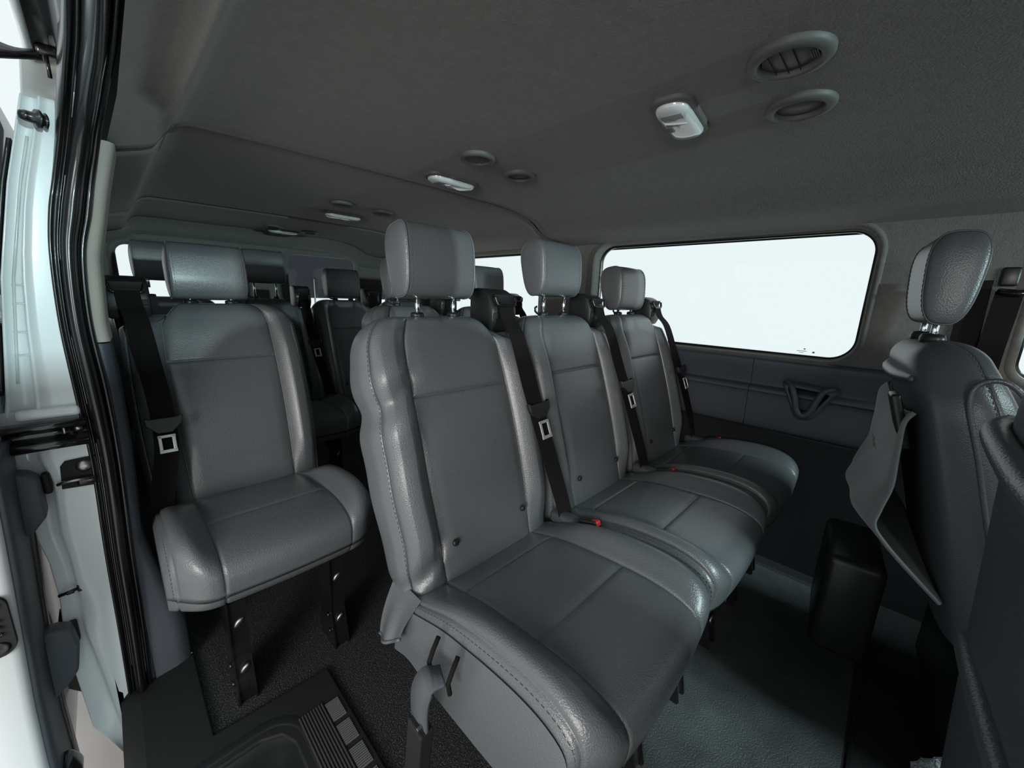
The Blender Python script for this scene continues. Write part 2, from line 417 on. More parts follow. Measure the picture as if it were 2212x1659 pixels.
def empty_mesh_buckle(t, side):
    yy = side*.222
    rc = MB().box((.085, yy, .428), (.19, .040, .034), bev=.012, seg=3).build('buckle_pocket', 'leather_dark', t)
    bk = MB().box((.105, yy, .450), (.055, .022, .022), Matrix.Rotation(-.25, 3, 'Y'), bev=.004).build('buckle', 'plastic_black', t)
    MB().box((.122, yy, .4585), (.022, .017, .014), Matrix.Rotation(-.25, 3, 'Y'), bev=.003).build('release_button', 'red', bk)
    return bk
def add_belt(t, side, BP, bw, tongue):
    hx = -.615*TS-.040; hz = ZB+.615*TC+.012
    yc = side*.190
    prof = [(-.060, -.07), (-.060, .040), (-.045, .048), (-.005, .046), (.020, .034), (.036, -.005), (.036, -.040), (.020, -.07)]
    h = MB().prism(prof, yc-.046, yc+.046, 'y', bev=.009).build('belt_housing', 'plastic_black', t, loc=(hx, 0, hz), smooth=True, auto=40)
    rim = cat_interp([(.036, yc-.036, .026), (.040, yc-.033, .010), (.042, yc-.024, .004), (.042, yc+.024, .004), (.040, yc+.033, .010), (.036, yc+.036, .026)], 30)
    MB().tube(rim, .0042, 8).build('belt_guide', 'rubber', h)
    MB().box((.0285, yc, .020), (.006, .070, .026), Matrix.Rotation(.38, 3, 'Y'), bev=.002).build('cover_plate', 'plastic_matte', h)
    MB().box((.036, yc-side*.032, -.024), (.006, .018, .016), bev=.002).build('release_tab', 'plastic_matte', h)
    ctl = [(hx+.040, yc, hz+.008), (hx+.056, yc-side*.006, hz-.03), (-.128, yc-side*.012, .900), (-.082, yc-side*.012, .79), (-.040, yc-side*.004, .68), (-.006, yc+side*.012, .57), (.022, yc+side*.034, .46), (.032, yc+side*.046, .39)]
    if side < 0: ctl = [(a, yc+d, c) for (a, b, c), d in zip([(a+.006, b, c) for a, b, c in ctl], (0, .002, .008, .016, .022, .018, -.006, -.02))]
    n = 30; pts = [tuple(p) for p in cat_interp(ctl, n)]
    wd = [Vector((.12*side*math.sin(i/(n-1)*3.0), 1, 0)) for i in range(n)]
    s = strip(pts, .050, wd).build('seat_belt', 'webbing', t, smooth=False)
    i = int(tongue*n); c = Vector(pts[i]); up = (Vector(pts[i-1])-Vector(pts[i+1])).normalized()
    R = Matrix((Vector((0, 1, 0)).cross(up).normalized()*1, (0, 1, 0), up)).transposed()
    tg = MB().prism([(-.032, .014), (-.030, -.004), (-.012, -.022), (.012, -.022), (.030, -.004), (.032, .014), (.024, .010), (-.024, .010)], -.004, .006, 'x', bev=.0015)
    me = tg.build('belt_tongue', 'plastic_black' if side*1 else 'plastic_black', s, smooth=False)
    ML = Matrix.Translation(c+R@Vector((.009, 0, 0))) @ R.to_4x4() @ Matrix.Scale(1.22, 4); me.matrix_local = ML
    pl = MB()
    for a, b, w, hh in ((0, -.030, .030, .006), (0, -.062, .030, .007), (-.0115, -.045, .006, .034), (.0115, -.045, .006, .034)):
        pl.box((.004, a, b), (.0025, w, hh), bev=.0008)
    pp = pl.build('latch_plate', 'latch_metal', s, smooth=False); pp.matrix_local = ML

def copy_tree(o, parent=None):
    c = o.copy(); COL.objects.link(c)
    if parent is not None: c.parent = parent; c.matrix_parent_inverse = o.matrix_parent_inverse.copy()
    for ch in list(o.children): copy_tree(ch, c)
    return c
def place(proto, loc, label, group=None):
    c = copy_tree(proto); c.location = loc; c['label'] = label
    if group: c['group'] = group
    return c
def child(o, kind): return [c for c in o.children if c.name.split('.')[0] == kind]
def lift(seat, dz):
    """slide a seat's headrest up or down (its posts lengthen with it)"""
    h = child(seat, 'headrest')[0]; h.location.z += dz

# ------------------------------------------------------------------ the van body
Z0 = 1.0      # heights below are measured from the camera, which is 1 m above the van floor
def rr(y0, y1, z0, z1, r, n=10):
    """rounded rectangle outline (a,b) counterclockwise"""
    P = []
    for (cy_, cz_, a0) in ((y1-r, z1-r, 0), (y0+r, z1-r, 90), (y0+r, z0+r, 180), (y1-r, z0+r, 270)):
        for k in range(n+1):
            a = math.radians(a0+90*k/n); P.append((cy_+r*math.cos(a), cz_+r*math.sin(a)))
    return P
def panel_hole(mb, a0, a1, b0, b1, inner, to3):
    """flat panel a0..a1 x b0..b1 with a hole, to3 maps (a,b)->3D"""
    cx_, cy_ = sum(p[0] for p in inner)/len(inner), sum(p[1] for p in inner)/len(inner); outer = []
    for p in inner:
        dx, dy = p[0]-cx_, p[1]-cy_; ts = []
        if dx > 1e-9: ts.append((a1-cx_)/dx)
        if dx < -1e-9: ts.append((a0-cx_)/dx)
        if dy > 1e-9: ts.append((b1-cy_)/dy)
        if dy < -1e-9: ts.append((b0-cy_)/dy)
        t = min(ts); outer.append((cx_+dx*t, cy_+dy*t))
    cs = [(a1, b1), (a0, b1), (a0, b0), (a1, b0)]
    n = len(inner); V = [to3(*p) for p in inner]+[to3(*p) for p in outer]; F = [(i, (i+1) % n, n+(i+1) % n, n+i) for i in range(n)]
    for c in cs:       # corner triangles
        best = None
        for i in range(n):
            p, q = outer[i], outer[(i+1) % n]
            if abs(p[0]-q[0]) > 1e-6 and abs(p[1]-q[1]) > 1e-6:
                if (abs(p[0]-c[0]) < 1e-6 or abs(p[1]-c[1]) < 1e-6) and (abs(q[0]-c[0]) < 1e-6 or abs(q[1]-c[1]) < 1e-6): best = i
        if best is not None: V.append(to3(*c)); F.append((n+best, n+(best+1) % n, len(V)-1))
    mb.add(V, F)
def ring(mb, outline, prof, to3):
    """sweep a profile (inset, depth) round a closed outline"""
    n = len(outline); cx_, cy_ = sum(p[0] for p in outline)/n, sum(p[1] for p in outline)/n; P = []
    nr = []
    for i in range(n):
        a, b = outline[i-1], outline[(i+1) % n]; t = Vector((b[0]-a[0], b[1]-a[1])).normalized(); nr.append(Vector((t.y, -t.x)))
    for ins, d in prof: P.append([to3(outline[i][0]-nr[i].x*ins, outline[i][1]-nr[i].y*ins, d) for i in range(n)])
    mb.grid(np.array(P), True)
YW = 1.75
def struct(o): o['kind'] = 'structure'; return o
def wall_left():
    mb = MB(); to3 = lambda a, b: (a, YW, b+Z0)
    w1 = rr(-1.145, -.083, -.188, .268, .085); w2 = rr(-2.42, -1.50, -.188, .262, .075); w0 = rr(.245, 1.05, -.19, .25, .06)
    panel_hole(mb, -1.30, .06, -.205, .285, w1, to3)
    panel_hole(mb, -2.55, -1.30, -.205, .285, w2, to3)
    panel_hole(mb, .15, 1.15, -.205, .285, w0, to3)
    for a0, a1 in ((-3.3, -2.55), (.06, .15), (1.15, 1.7)): mb.add([to3(a0, -.205), to3(a1, -.205), to3(a1, .285), to3(a0, .285)], [(0, 1, 2, 3)])
    mb.add([(-3.4, YW+.012, -.02), (1.7, YW+.012, -.02), (1.7, YW+.012, .81), (-3.4, YW+.012, .81)], [(0, 1, 2, 3)])
    struct(mb.build('wall_left', 'liner', smooth=False))
    # blue-grey lower trim with a raised rail along its middle, over a dark carpeted foot
    prof = [(YW-.005, -.190), (YW-.022, -.197), (YW-.026, -.215), (YW-.016, -.285), (YW-.018, -.297), (YW-.034, -.304), (YW-.040, -.318), (YW-.034, -.335), (YW-.030, -.45), (YW-.012, -.462)]
    pr = cat_interp([(0, y, z) for y, z in prof], 46)[:, 1:]
    for nm, a0, a1 in (('trim_1', -3.28, -.377), ('trim_2', -.374, .30), ('trim_3', .303, 1.6)):
        xs = np.linspace(a0, a1, 8); P = np.array([[(x, y, z+Z0) for y, z in pr] for x in xs]); t = MB(); t.grid(P); struct(t.build(nm, 'plastic_blue'))
    mb = MB(); P = np.array([[(x, y, z) for y, z in ((YW-.012, .545), (YW-.03, .53), (YW-.035, .02), (YW-.05, 0))] for x in (-3.28, 1.6)]); mb.grid(P); struct(mb.build('baseboard_left', 'dark', smooth=False))
    # blue upright between the window and the front pillar
    for i, w in enumerate((w1, w2, w0)):
        fr = MB(); ring(fr, w, [(-.016, .0), (-.012, -.006), (-.004, -.008), (.002, -.004), (.005, .006), (.006, .03), (.006, .05)], lambda a, b, d: (a, YW+d, b+Z0))
        f = struct(fr.build('window_%d' % (i+1), 'liner')); f['label'] = ('long side window beside the three-seat row', 'side window behind the second row', 'window of the driver door')[i]
        s = MB(); ring(s, w, [(.006, .040), (.014, .040), (.016, .044), (.016, .056), (.006, .056)], lambda a, b, d: (a, YW+d, b+Z0)); s.build('window_seal', 'rubber', f)
        g = MB(); g.add([(a, YW+.052, b+Z0) for a, b in w], [tuple(range(len(w)))]); g.build('pane', 'glass', f, smooth=False)
    # maker's mark etched low in the corner of the long window
    mk = MB()
    for x, z, wx, hz in ((-.235, -.150, .006, .004), (-.243, -.158, .03, .0018), (-.243, -.164, .014, .0015), (-.207, -.160, .007, .006)): mk.box((x, YW+.049, z+Z0), (wx, .001, hz))
    mk.build('glass_marking', 'mark', bpy.data.objects['window_1'], smooth=False)
wall_left()

def ceil_profile(zn=.285, y0=.045):
    pts = [(y0, zn), (.085, zn+.012), (.125, zn+.028), (.150, .340), (.18, .364), (.24, .371), (.5, .374), (.87, .376), (1.15, .373), (1.26, .369), (1.34, .360), (1.43, .338), (1.50, .300), (1.56, .283), (1.64, .277), (1.755, .270)]
    return cat_interp([(0, y, z) for y, z in pts], 110)[:, 1:]
def ceiling():
    def panel(x0, x1, dz, znf):
        xs = [x0, x0+.002, x0+.006, x0+.014]+list(np.linspace(x0+.05, x1-.05, 14))+[x1-.014, x1-.006, x1-.002, x1]; P = []
        for x in xs:
            e = min(x-x0, x1-x); up = .010*max(0, 1-e/.014)**2
            pr = ceil_profile(znf(x), .045+.02*float(sm(np.array(x), -1.26, -1.1)))
            P.append([(x, y, z+up+dz+Z0) for y, z in pr])
        return MB().grid(np.array(P))
    p = panel(-1.296, .95, 0, lambda x: .28+.052*float(sm(np.array(x), -1.26, -1.08)))
    c = struct(p.build('ceiling', 'liner')); c['label'] = 'front panel of the grey fabric headliner'
    c = struct(panel(-2.43, -1.308, .003, lambda x: .275).build('ceiling', 'liner')); c['label'] = 'middle panel of the grey fabric headliner'
    c = struct(panel(-3.14, -2.44, .0, lambda x: .27).build('ceiling', 'liner')); c['label'] = 'rear panel of the grey fabric headliner'
    # header over the back doors
    P = []
    for x, dz in ((-3.09, .014), (-3.13, .012), (-3.145, -.002), (-3.17, -.01), (-3.20, -.03), (-3.215, -.055), (-3.24, -.075), (-3.30, -.082)): P.append([(x, y, min(z, .372)+dz+Z0) for y, z in ceil_profile(.30)])
    struct(MB().grid(np.array(P)).build('trim_4', 'liner'))
    # steel roof skin over everything
    P = []
    for x in (-3.42, .98): P.append([(x, y, z+Z0) for y, z in ((-.046, .445), (-.02, .45), (.1, .455), (.9, .46), (1.7, .43), (1.83, .36), (1.84, .25))])
    struct(MB().grid(np.array(P)).build('trim_5', 'dark', smooth=False))
ceiling()

def rear():
    X = -3.30; to3 = lambda a, b: (X, a, b+Z0); mb = MB()
    w1 = rr(.075, .70, -.22, .232, .06); w2 = rr(.98, 1.50, -.22, .262, .06)
    panel_hole(mb, -.05, .84, -.30, .38, w1, to3); panel_hole(mb, .84, 1.76, -.30, .38, w2, to3)
    mb.add([to3(-.06, .38), to3(1.84, .38), to3(1.84, .48), to3(-.06, .48)], [(0, 1, 2, 3)]); mb.add([to3(1.76, -1), to3(1.86, -1), to3(1.86, .45), to3(1.76, .45)], [(0, 1, 2, 3)])
    mb.add([to3(-.05, -1), to3(1.76, -1), to3(1.76, -.3), to3(-.05, -.3)], [(0, 1, 2, 3)])
    struct(mb.build('wall_back', 'liner', smooth=False))
    for i, w in enumerate((w1, w2)):
        fr = MB(); ring(fr, w, [(-.03, .0), (-.02, .012), (-.006, .014), (.004, .006), (.008, -.03)], lambda a, b, d: (X+d, a, b+Z0))
        f = struct(fr.build('window_%d' % (i+4), 'liner')); f['label'] = ('window of the right-hand back door', 'window of the left-hand back door')[i]
        g = MB(); g.add([(X-.03, a, b+Z0) for a, b in w], [tuple(range(len(w)))]); g.build('pane', 'glass', f, smooth=False)
rear()

# curves of the sliding-door opening: outer and inner edge of the rubber seal (y, z at x = -1.2, then along the roof rail)
_low = [(-1.25, -.091, -.055), (-.86, -.078, -.036), (-.609, -.072, -.029), (-.384, -.064, -.020), (-.228, -.066, -.019), (-.084, -.067, -.024)]
O_ = [(-1.2, o, z) for z, o, i in _low]+[(-1.2, -.0600, .05), (-1.2, -.0490, .13), (-1.197, -.0355, .19), (-1.185, -.0235, .24), (-1.16, -.0125, .285), (-1.11, -.003, .32), (-1.02, .0055, .34), (-.9, .013, .347), (-.7, .019, .349), (-.3, .022, .350), (.4, .022, .350)]
I_ = [(-1.2, i, z) for z, o, i in _low]+[(-1.2, -.0155, .05), (-1.2, .0025, .13), (-1.197, .015, .19), (-1.185, .027, .24), (-1.16, .038, .285), (-1.11, .049, .32), (-1.02, .057, .34), (-.9, .063, .347), (-.7, .0645, .349), (-.3, .065, .350), (.4, .065, .350)]
def seal():
    n = 150; O = cat_interp(O_, n); I = cat_interp(I_, n); t = empty('door_seal', (-1.2, -.05, Z0-1.0), 'black rubber seal running round the open sliding-door frame', 'door seal')
    def sweep(prof, name, m):
        P = []
        for i in range(n):
            o, q = Vector(O[i]), Vector(I[i]); tg = Vector(O[min(i+1, n-1)])-Vector(O[max(i-1, 0)]); tg.normalize(); ac = (q-o); N = ac.cross(tg).normalized()
            if (i == 0 and N.x < 0) or (i > 0 and N.dot(Np) < 0): N = -N
            Np = N
            P.append([o+ac*a+N*h+Vector((1.2, .05, 1.0)) for a, h in prof])
        return MB().grid(np.array(P)).build(name, m, t, fix=False)
    f = np.linspace(0, 1, 13)
    bulb = [(  .53+.27*math.cos(a), .002+.022*math.sin(a)) for a in np.linspace(math.pi, 0, 14)]
    sweep([(-.10, -.02), (-.06, .004), (.0, .007), (.06, .004), (.09, -.006), (.13, -.006), (.17, .004), (.22, .005), (.25, -.004)], 'outer_lip', 'rubber')
    sweep(bulb, 'bulb', 'rubber')

    sweep([(.79, -.004), (.84, .003), (.9, .007), (1.0, .006), (1.06, -.004), (1.08, -.02)], 'inner_lip', 'rubber')
seal()

Oz = np.array([p[2] for p in O_[:12]]); Oy = np.array([p[1] for p in O_[:12]])
Jz = np.array([-1.25, -1.18, -1.05, -.80, -.69, -.60, -.53, -.417, -.36, -.30, -.233, 0, .174, .30, .36])
Jy = np.array([-.10, -.113, -.154, -.164, -.156, -.158, -.167, -.158, -.176, -.174, -.160, -.131, -.097, -.066, -.052])
def jamb():
    zs = np.concatenate([np.linspace(-1.25, -.335, 70), ]); zu = np.linspace(-.265, .33, 50)
    def sec(z, up):
        o = np.interp(z, Oz, Oy)-.002; j = np.interp(z, Jz, Jy)
        if up: pr = [(0, .0), (.35, .0), (.50, .001), (.55, .006), (.58, .002), (.60, -.014), (.64, -.018), (.90, -.016), (.93, -.006), (.97, -.004), (1.0, -.012), (1.02, -.05)]
        else:
            s = .62 if z > -.75 else .62-.28*min(1, (-.75-z)/.3)
            b = .012*float(gs(z, -.74, .05)); pr = [(0, 0), (.25, 0), (s-.2, 0), (s-.05, 0-b), (s, -.004-b), (s+.03, -.022), (s+.10, -.026), (.90, -.024), (.94, -.016), (.98, -.016), (1.0, -.024), (1.02, -.07)]
        return [(-1.205+h, o+(j-o)*a, z+Z0) for a, h in pr]
    a = struct(MB().grid(np.array([sec(z, True) for z in zu])).build('trim_6', 'paint')); a['label'] = 'upper white door jamb beside the rubber seal'
    b = struct(MB().grid(np.array([sec(z, False) for z in zs])).build('trim_7', 'paint')); b['label'] = 'lower white door jamb with scuffs at its foot'
    # recess behind the guide rail
    mb = MB(); mb.grid(np.array([[(-1.212, -.05, z+Z0), (-1.212, -.11, z+Z0), (-1.212, -.172, z+Z0), (-1.27, -.176, z+Z0)] for z in (-.345, -.255)])); struct(mb.build('trim_8', 'paint'))
    lip = MB().box((-1.198, -.108, Z0-.262), (.02, .088, .022), bev=.008, seg=3); struct(lip.build('trim_9', 'paint'))
    # clear protective film with ribs down the outer half of the jamb
    rb = MB()
    for z in (-.01, -.045, -.10, -.145): rb.box((-1.2185, np.interp(z, Jz, Jy)+.028, Z0+z), (.006, .030, .003), bev=.001)
    rb.tube([(-1.216, np.interp(z, Jz, Jy)+.016, z+Z0) for z in np.linspace(-.20, .26, 24)], .0022, 6); rb.tube([(-1.214, np.interp(z, Jz, Jy)+.043, z+Z0) for z in np.linspace(-.20, .26, 24)], .0022, 6)
    tag(rb.build('sealing_strip', 'paint_dirty'), 'dirty clear sealing strip down the upper white door jamb', 'sealing strip')
    # dark edges of the flush side glass behind the jamb
    for z0, z1, l in ((-.03, .255, 'upper'), (-.225, -.085, 'lower')):
        g = MB(); zz = np.linspace(z0, z1, 12); g.grid(np.array([[(-1.235, np.interp(z, Jz, Jy)-.004, z+Z0), (-1.235, np.interp(z, Jz, Jy)-.010, z+Z0), (-1.30, np.interp(z, Jz, Jy)-.012, z+Z0), (-1.30, np.interp(z, Jz, Jy)-.006, z+Z0)] for z in zz]), True, True)
        tag(g.build('glass_edge_moulding', 'rubber'), 'thin black glass edge moulding along the %s white jamb' % l, 'moulding')
jamb()

def roof_channel():
    mb = MB(); P = []
    for x in (-1.25, -1.0, -.5, .5): P.append([(x, .017, .350+Z0), (x, .008, .358+Z0), (x, .002, .375+Z0), (x, -.002, .42+Z0), (x, -.026, .425+Z0), (x, -.029, .398+Z0)])
    struct(mb.grid(np.array(P)).build('trim_10', mat('channel_grey', (.05, .055, .06), .4, coat=.3)))
    mb = MB(); P = []
    for x in (-1.28, -1.0, -.5, .5): P.append([(x, -.029, .400+Z0), (x, -.032, .395+Z0), (x, -.040, .397+Z0), (x, -.044, .415+Z0), (x, -.046, .46+Z0)])
    struct(mb.grid(np.array(P)).build('trim_11', 'paint'))
    # end cap and folded sheet at the top corner of the jamb
    mb = MB(); P = []
    for f in np.linspace(0, 1, 8):
        z = .31+.10*f; P.append([(-1.213-.012*math.sin(f*9), .02-.02*f*0, z+Z0), (-1.215, -.005, z+Z0), (-1.222-.01*f, -.03, z+Z0), (-1.235, -.058+.012*f, z+Z0), (-1.27, -.064+.012*f, z+Z0)])
    struct(mb.grid(np.array(P)).build('trim_12', 'paint_dirty'))
roof_channel()

def jamb_fittings():
    t = empty('roller_arm', (-1.15, -.075, Z0+.385), 'black upper roller arm of the sliding door reaching into the roof channel', 'bracket')
    pts = cat_interp([(-.06, -.085, -.02), (-.02, -.05, -.005), (.0, -.02, -.012), (0, .02, -.012), (-.01, .055, .002)], 24); P = []
    for i, p in enumerate(pts):
        f = i/23; hw = .032-.020*f+.008*math.sin(f*6); P.append([(p[0], p[1], p[2]-hw), (p[0]+.006, p[1], p[2]-hw*.5), (p[0]+.008, p[1], p[2]), (p[0]+.004, p[1], p[2]+hw), (p[0]-.004, p[1], p[2]+hw*.8), (p[0]-.004, p[1], p[2]-hw*.8)])
    MB().grid(np.array(P), True, True).build('arm', 'metal_black', t)
    MB().box((-.005, .062, .008), (.024, .026, .018), bev=.004).build('carriage', 'metal_black', t)
    MB().lathe([(.002, .016), (.009, .014), (.010, 0), (.008, -.004)], (-.01, .075, .022), (0, 0, 1), 18).build('roller', 'lens', t)
    MB().tube([(.0, .060, .0), (0, .060, -.035)], .003, 8).build('pin', 'metal_black', t)
    # rubber bumper
    t = empty('rubber_bumper', (-1.195, -.03, Z0+.285), 'black rubber bump stop screwed to the upper white jamb', 'bump stop')
    MB().lathe([(.001, .032), (.008, .030), (.011, .024), (.011, .012), (.018, .010), (.019, .006), (.012, .004), (.013, 0), (.016, -.002)], (.012, -.004, 0), (.45, -1, 0), 24, .85, .85).build('buffer', 'rubber', t)
    # guide rail seen end-on
    t = empty('guide_rail', (-1.18, -.11, Z0-.30), 'black metal guide rail for the sliding door crossing the white jamb', 'guide rail')
    pr = [(-.03, .020), (.008, .022), (.014, .016), (.012, .010), (-.008, .008), (-.010, -.010), (.014, -.014), (.020, -.022), (.014, -.030), (-.03, -.030)]
    P = [[(x, y, z) for x, z in pr] for y in (-.10, -.085, 0, .05)]; P[0] = [(x*.4-.012, y, z*.5) for (x, y, z) in P[0]]
    MB().grid(np.array(P), True, True).build('rail', 'metal_black', t)
    MB().box((-.006, .018, .0), (.004, .004, .014), bev=.001).build('rib', 'steel', t)
    MB().lathe([(.001, .004), (.006, .003), (.0065, -.003)], (-.006, .038, .001), (1, 0, 0), 16).build('screw', 'steel', t)
    # striker
    t = empty('door_striker', (-1.203, -.088, Z0-.400), 'grey steel striker plate with a round screw on the white jamb', 'striker')
    pl = [(-.026, -.030), (.024, -.034), (.030, -.030), (.034, .026), (.028, .032), (-.014, .030), (-.022, .020)]
    MB().prism(pl, -.002, .003, 'x', bev=.001).build('plate', 'plastic_matte', t, smooth=False)
    s = MB().lathe([(.001, .007), (.006, .007), (.008, .006), (.013, .004), (.014, 0)], (0.002, .012, .014), (1, 0, 0), 24).build('screw', 'steel', t)
    MB().tube([(.003, -.030, -.018), (.012, -.020, -.012), (.012, .0, -.012), (.010, .018, -.014)], .0035, 8).build('hook', 'steel', t)
    MB().box((.006, .012, -.018), (.012, .030, .018), bev=.004).build('buffer', 'rubber', t)
    # small connector pin
    t = MB(); t.tube([(0, -.030, -.006), (.004, .0, 0)], .0035, 8); t.box((.004, .004, .001), (.008, .010, .018), bev=.002); t.box((.004, -.012, -.003), (.006, .012, .008), bev=.001)
    tag(t.build('connector_pin', 'plastic_black', loc=(-1.215, -.125, Z0-.672)), 'small black plastic connector pin sticking from the lower jamb', 'connector')
    # door hinge block with two caps high at the frame's edge
    t = empty('hinge_block', (-1.18, -.150, Z0-.01), 'black door hinge block with two white caps at the edge of the upper jamb', 'door hinge')
    MB().box((0, -.004, 0), (.03, .034, .075), bev=.006).build('block', 'plastic_black', t)
    for zz in (.050, -.052): MB().lathe([(.002, .015), (.010, .012), (.013, 0), (.012, -.01)], (0, 0, zz), (.3, 1, 0), 18).build('cap', 'lens', t)
jamb_fittings()

def near_wall():
    # pillar trims just inside the seal, then the inner side wall behind it
    Iz = np.array([p[2] for p in I_[:11]]); Iy = np.array([p[1] for p in I_[:11]])
    def strip_(z0, z1, m, nm, w=.024, lab=None):
        zz = np.linspace(z0, z1, 30); P = []
        for z in zz:
            y = np.interp(z, Iz, Iy); P.append([(-1.212, y-.004, z+Z0), (-1.210, y+.006, z+Z0), (-1.214, y+w-.008, z+Z0), (-1.222, y+w-.002, z+Z0), (-1.24, y+w, z+Z0), (-1.33, y+w+.004, z+Z0)])
        o = struct(MB().grid(np.array(P)).build(nm, m)); o['label'] = lab
    strip_(-.125, .28, 'beige', 'trim_13', .022, 'beige fabric pillar trim inside the seal')
    strip_(-1.0, -.128, 'plastic_blue', 'trim_14', .020, 'blue-grey lower pillar trim inside the seal')
    Yn = -.045; mb = MB(); to3 = lambda a, b: (a, Yn+.06*max(0, b+.1)/.4*1.0, b+Z0)
    w = rr(-2.8, -1.5, -.15, .2, .07)
    panel_hole(mb, -3.3, -1.22, -.25, .30, w, to3)
    mb.add([(-3.3, Yn, 0), (-1.22, Yn, 0), (-1.22, Yn, .75), (-3.3, Yn, .75)], [(0, 1, 2, 3)])
    struct(mb.build('wall_right', 'plastic_grey', smooth=False))
    f = MB(); ring(f, w, [(0, 0), (.004, -.02), (.01, -.04)], lambda a, b, d: (to3(a, b)[0], to3(a, b)[1]+d, b+Z0)); f = struct(f.build('window_6', 'plastic_grey')); f['label'] = 'side window on the door side behind the pillar'
    g = MB(); g.add([(to3(a, b)[0], to3(a, b)[1]-.03, b+Z0) for a, b in w], [tuple(range(len(w)))]); g.build('pane', 'glass', f, smooth=False)
    # foot trim swelling inwards at the base of the pillar
    P = []
    for z in np.linspace(-1.0, -.45, 22):
        b = .050*float(sm(np.array(-z), .58, .90)); P.append([(-1.205, -.032, z+Z0), (-1.212, -.02+b*.6, z+Z0), (-1.225, -.01+b, z+Z0), (-1.30, -.005+b, z+Z0)])
    o = struct(MB().grid(np.array(P)).build('trim_15', mat('foot_grey', (.09, .10, .118), .5))); o['label'] = 'blue-grey foot trim at the base of the door pillar'
    # front part of the near side: lower door and pillar ahead of the opening (behind the camera)
    mb = MB(); w = rr(.35, 1.05, -.15, .22, .06); t3 = lambda a, b: (a, -.06, b+Z0); panel_hole(mb, .15, 1.7, -.25, .40, w, t3); mb.add([(.15, -.06, -.1), (1.7, -.06, -.1), (1.7, -.06, .75), (.15, -.06, .75)], [(0, 1, 2, 3)])
    o = struct(mb.build('wall_front_right', 'liner', smooth=False))
near_wall()

def front_end():
    # unseen dashboard bulkhead, top raised to block low front light, and windscreen header at the far front
    mb = MB(); mb.add([(1.55, -.06, 0), (1.55, 1.76, 0), (1.55, 1.76, 1.02), (1.55, -.06, 1.02), (1.25, -.06, .95), (1.25, 1.76, .95), (1.2, -.06, .55), (1.2, 1.76, .55)], [(0, 1, 2, 3), (3, 2, 5, 4), (4, 5, 7, 6)])
    struct(mb.build('wall_front', 'plastic_black', smooth=False))
    for y0, y1, nm in ((-.06, 0.0, 'trim_16'), (1.70, 1.76, 'trim_17')):
        mb = MB(); mb.add([(.95, y0, 1.40), (.95, y1, 1.40), (1.62, y1, .80), (1.62, y0, .80), (.90, y0, 1.38), (.9, y1, 1.38), (1.55, y1, .80), (1.55, y0, .80)], [(0, 1, 2, 3), (4, 5, 6, 7), (0, 3, 7, 4), (1, 2, 6, 5)]); struct(mb.build(nm, 'liner', smooth=False))
    g = MB(); g.add([(.97, 0, 1.385), (.97, 1.7, 1.385), (1.6, 1.7, .82), (1.6, 0, .82)], [(0, 1, 2, 3)]); f = g.build('window_7', 'glass', smooth=False); struct(f)['label'] = 'windscreen at the front of the van'
front_end()

